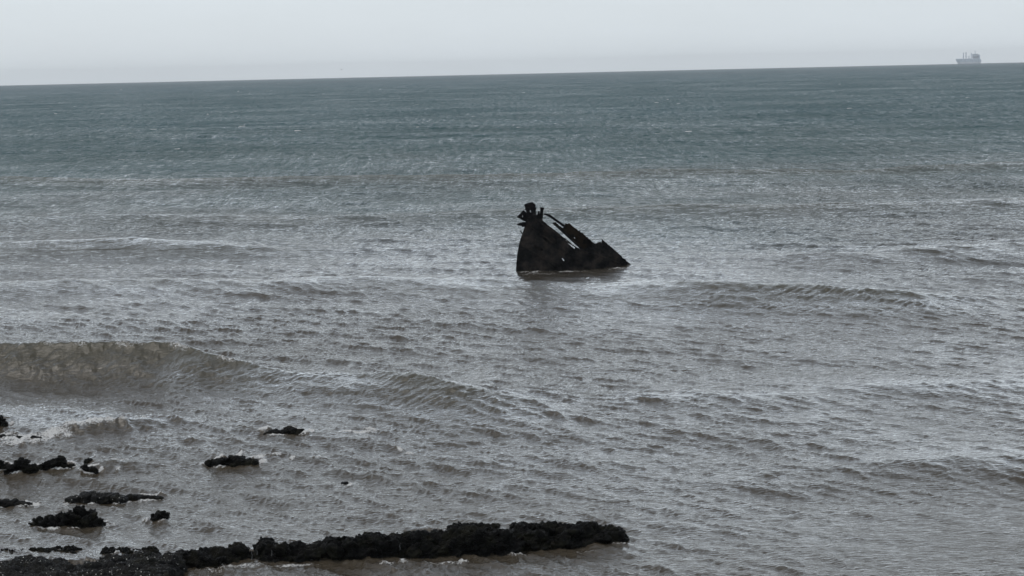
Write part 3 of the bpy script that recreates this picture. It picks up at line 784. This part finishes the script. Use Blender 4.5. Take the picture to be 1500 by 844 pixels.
# the keel line sits on the water at that distance; heights follow the photograph
ship = thing('cargo_ship', tuple(sb), 'pale grey cargo ship with cranes faint on the horizon at the right', 'ship')
M_SHIP = mat_paint('haze-paled hull paint', (0.70, 0.76, 0.82)); M_BOOT = mat_paint('hull lower band', (0.80, 0.84, 0.88)); M_CRANE = mat_paint('crane paint', (0.52, 0.58, 0.66)); M_HOUSE = mat_paint('deckhouse white', (0.74, 0.76, 0.80)); M_GLASS = mat_paint('dark windows', (0.05, 0.06, 0.07), 0.2)  # ship paints lightened to stand in for part of the haze
def su(zx): return (zx - 724) / 18.75 * SC      # along the ship
def sz(zy): return max(-2.0, (588 - zy) / 18.75 * SC)
def hull_bm(z_levels, beam):
    bm = bmesh.new(); rings = []
    for z, xl, xr in z_levels:
        pts = []
        n = 14
        for i in range(n + 1):                  # plan outline: pointed bow at the left, round stern at the right
            t = i / n; x = xl + (xr - xl) * t
            w = beam / 2 * min(1.0, (t / 0.16) ** 0.6 if t < .16 else 1.0, ((1 - t) / .05) ** .5 * .35 + .65 if t > .95 else 1.0)
            pts.append((x, w))
        ring = [bm.verts.new((x, -w, z)) for x, w in pts] + [bm.verts.new((x, w, z)) for x, w in reversed(pts[1:])]
        rings.append(ring)
    for r0, r1 in zip(rings[:-1], rings[1:]):
        m = len(r0)
        for k in range(m): bm.faces.new((r0[k], r0[(k + 1) % m], r1[(k + 1) % m], r1[k]))
    bm.faces.new(rings[0][::-1]); bm.faces.new(rings[-1])
    return bm
def box(bm, x0, x1, y0, y1, z0, z1, bev=0.0):
    g = bmesh.ops.create_cube(bm, size=1.0)
    for v in g['verts']:
        v.co = Vector((x0 + (v.co.x + .5) * (x1 - x0), y0 + (v.co.y + .5) * (y1 - y0), z0 + (v.co.z + .5) * (z1 - z0)))
BEAM = 27.0
part_bm('lower_hull', hull_bm([(-2.0, su(440), su(1050)), (sz(545), su(420), su(1060))], BEAM * .98), M_BOOT, ship, False)
hl = part_bm('hull', hull_bm([(sz(545) + .02, su(415), su(1066)), (sz(520), su(395), su(1076)), (sz(470), su(380), su(1050)), (sz(462), su(378), su(1046))], BEAM), M_SHIP, ship, False)
bm = bmesh.new(); box(bm, su(384), su(470), -9, 9, sz(462) - .5, sz(452)); part_bm('forecastle', bm, M_SHIP, ship, False)
for a, b_ in ((480, 560), (600, 650), (680, 725), (745, 790)):
    bm = bmesh.new(); box(bm, su(a), su(b_), -10, 10, sz(462) - .5, sz(452)); part_bm('hatch_cover', bm, M_CRANE, ship, False)
for (zx, zt) in ((585, 292), (657, 278), (738, 380), (800, 300)):
    bm = bmesh.new()
    box(bm, su(zx) - 3.2, su(zx) + 3.2, -3.2, 3.2, sz(462) - .5, sz(zt) - 4)
    box(bm, su(zx) - 4.2, su(zx) + 4.2, -4, 4, sz(zt) - 4.02, sz(zt))
    cr = part_bm('deck_crane', bm, M_CRANE, ship, False)
    bm = bmesh.new(); tube(bm, [(su(zx) + 2, 0, sz(382)), (su(zx) + 24, 0, sz(384))], [1.1, .7], 6); part_bm('jib', bm, M_CRANE, cr, False)
bm = bmesh.new(); box(bm, su(832), su(1000), -12, 12, sz(462) - .5, sz(350)); box(bm, su(826), su(972), -14, 14, sz(350) + .05, sz(326)); house = part_bm('deckhouse', bm, M_HOUSE, ship, False)
for k in range(4):
    bm = bmesh.new(); zz = sz(440) + k * 5.2; box(bm, su(842), su(990), -12.12, -12.03, zz, zz + 1.6); part_bm('window', bm, M_GLASS, house, False)
bm = bmesh.new(); box(bm, su(992), su(1034), -5, 5, sz(462) - .5, sz(352)); box(bm, su(996), su(1024), -4, 4, sz(352) + .05, sz(344)); part_bm('funnel', bm, M_CRANE, ship, False)
bm = bmesh.new(); tube(bm, [(su(908), 0, sz(326)), (su(908), 0, sz(270)), (su(904), 0, sz(236))], [2.4, 2.0, .9], 8); tube(bm, [(su(890), 0, sz(268)), (su(926), 0, sz(268))], .8, 6); part_bm('mast', bm, M_CRANE, ship, False)

# ------------------------------------------------------------------ a distant seabird
def bird(px, py, dist):
    c = at_y(px, py, dist)
    o = thing('seabird', tuple(c), 'tiny dark seabird flying just above the horizon at the left', 'bird')
    m = mat_paint('bird feathers', (0.05, 0.05, 0.055), .8)
    bm = bmesh.new()
    tube(bm, [(-.30, 0, 0), (-.2, 0, .02), (0, 0, .03), (.16, 0, .03), (.24, 0, .05), (.33, 0, .03)], [.02, .06, .09, .075, .055, .015], 10)
    part_bm('body', bm, m, o)
    for s in (-1, 1):
        bm = bmesh.new()
        prof = [(0.06, .13, .05), (.28, .15, .34), (.55, .10, .42), (.78, .02, .36)]
        top = [(bm.verts.new((.08 + .1 * i * .3, s * yy, zz)), bm.verts.new((.08 - ch * 1.4 - .05 * i, s * yy, zz - .01))) for i, (yy, ch, zz) in enumerate(prof)]
        low = [(bm.verts.new(a.co - Vector((0, 0, .02))), bm.verts.new(b.co - Vector((0, 0, .012)))) for a, b in top]
        for i in range(3):
            bm.faces.new((top[i][0], top[i + 1][0], top[i + 1][1], top[i][1])); bm.faces.new((low[i][0], low[i][1], low[i + 1][1], low[i + 1][0]))
            bm.faces.new((top[i][0], low[i][0], low[i + 1][0], top[i + 1][0])); bm.faces.new((top[i][1], top[i + 1][1], low[i + 1][1], low[i][1]))
        bm.faces.new((top[0][0], top[0][1], low[0][1], low[0][0])); bm.faces.new((top[3][0], low[3][0], low[3][1], top[3][1]))
        part_bm('wing', bm, m, o)
    o.rotation_euler = (0, 0, math.radians(70))
bird(500.4, 102.5, 900.0)

# ------------------------------------------------------------------ air
HAZE_D = 3.2e-5
bm = bmesh.new(); box(bm, -8500, 8500, -60, SEA_END + 150, -3.2, 130.0)
me = bpy.data.meshes.new('haze'); bm.to_mesh(me); bm.free()
hm, nt, b = new_mat('sea haze'); nt.nodes.remove(b)
pv = N(nt, 'ShaderNodeVolumePrincipled'); pv.inputs['Color'].default_value = (0.97, 0.985, 1.0, 1); pv.inputs['Density'].default_value = HAZE_D; pv.inputs['Anisotropy'].default_value = 0.0
nt.links.new(pv.outputs[0], nt.nodes['Material Output'].inputs['Volume'])
haze = link('haze', me, hm, smooth=False)
tag(haze, 'thin pale haze lying over the whole sea', 'haze', kind='stuff')

# ------------------------------------------------------------------ sky and sun
SUN_EL, SUN_AZ = math.radians(70), math.radians(-65)    # azimuth from +Y, negative = to the left
w = bpy.data.worlds.new('World'); S.world = w; w.use_nodes = True
nt = w.node_tree; L = nt.links
bg = nt.nodes['Background']
sky = N(nt, 'ShaderNodeTexSky'); sky.sky_type = 'NISHITA'; sky.sun_disc = False
sky.sun_elevation = SUN_EL; sky.sun_rotation = SUN_AZ; sky.altitude = 10; sky.air_density = 1.0; sky.dust_density = 2.5; sky.ozone_density = 1.2
hs = N(nt, 'ShaderNodeHueSaturation', Saturation=0.95, Value=1.0); L.new(sky.outputs[0], hs.inputs['Color'])
# a thin uneven veil of cloud high up
tc = N(nt, 'ShaderNodeTexCoord'); mp = N(nt, 'ShaderNodeMapping'); mp.inputs['Scale'].default_value = (1.6, 1.6, 7.0); L.new(tc.outputs['Generated'], mp.inputs[0])
cn = N(nt, 'ShaderNodeTexNoise', Scale=1.4, Detail=5.0, Roughness=0.55); L.new(mp.outputs[0], cn.inputs['Vector'])
cr = ramp(nt, [(0.3, 0.82), (0.72, 1.0)], cn.outputs[0])
sepz = N(nt, 'ShaderNodeSeparateXYZ'); L.new(tc.outputs['Generated'], sepz.inputs[0])
lay = ramp(nt, [(0.0, 0.97), (0.06, 0.95), (0.22, 0.78), (0.6, 0.5), (1.0, 0.35)], sepz.outputs[2])      # the veil is deepest near the horizon
cfac = math_node(nt, 'MULTIPLY', cr.outputs[0], lay.outputs[0])
mx = N(nt, 'ShaderNodeMix', data_type='RGBA'); L.new(cfac, mx.inputs[0]); L.new(hs.outputs[0], mx.inputs[6]); mx.inputs[7].default_value = (7.15, 7.8, 8.3, 1)
glow = ramp(nt, [(0.0, 0.68), (0.04, 0.655), (0.13, 0.95), (0.30, 1.0), (0.52, 0.42), (1.0, 0.30)], sepz.outputs[2])  # unseen band of sky brightened to lift the water's reflections
gl = N(nt, 'ShaderNodeVectorMath', operation='SCALE'); L.new(mx.outputs[2], gl.inputs[0]); L.new(math_node(nt, 'MULTIPLY', glow.outputs[0], 1.62), gl.inputs['Scale'])
L.new(gl.outputs[0], bg.inputs['Color']); bg.inputs['Strength'].default_value = 0.09

sd = bpy.data.lights.new('sun', 'SUN'); sd.energy = 0.75; sd.angle = math.radians(36.0); sd.color = (1.0, 0.97, 0.93)
so = bpy.data.objects.new('sun', sd); COL.objects.link(so)
dirv = Vector((math.sin(SUN_AZ) * math.cos(SUN_EL), math.cos(SUN_AZ) * math.cos(SUN_EL), math.sin(SUN_EL)))
so.rotation_euler = (-dirv).to_track_quat('-Z', 'Y').to_euler()
so.location = (0, 0, 300)

# ------------------------------------------------------------------ render settings
S.render.engine = 'CYCLES'
S.cycles.use_denoising = True
S.cycles.max_bounces = 6; S.cycles.volume_bounces = 0; S.cycles.transparent_max_bounces = 6
S.cycles.sample_clamp_indirect = 4.0; S.cycles.sample_clamp_direct = 0.0
S.view_settings.view_transform = 'Standard'; S.view_settings.look = 'None'
S.view_settings.exposure = 0.21; S.view_settings.gamma = 1.0; S.view_settings.use_curve_mapping = False
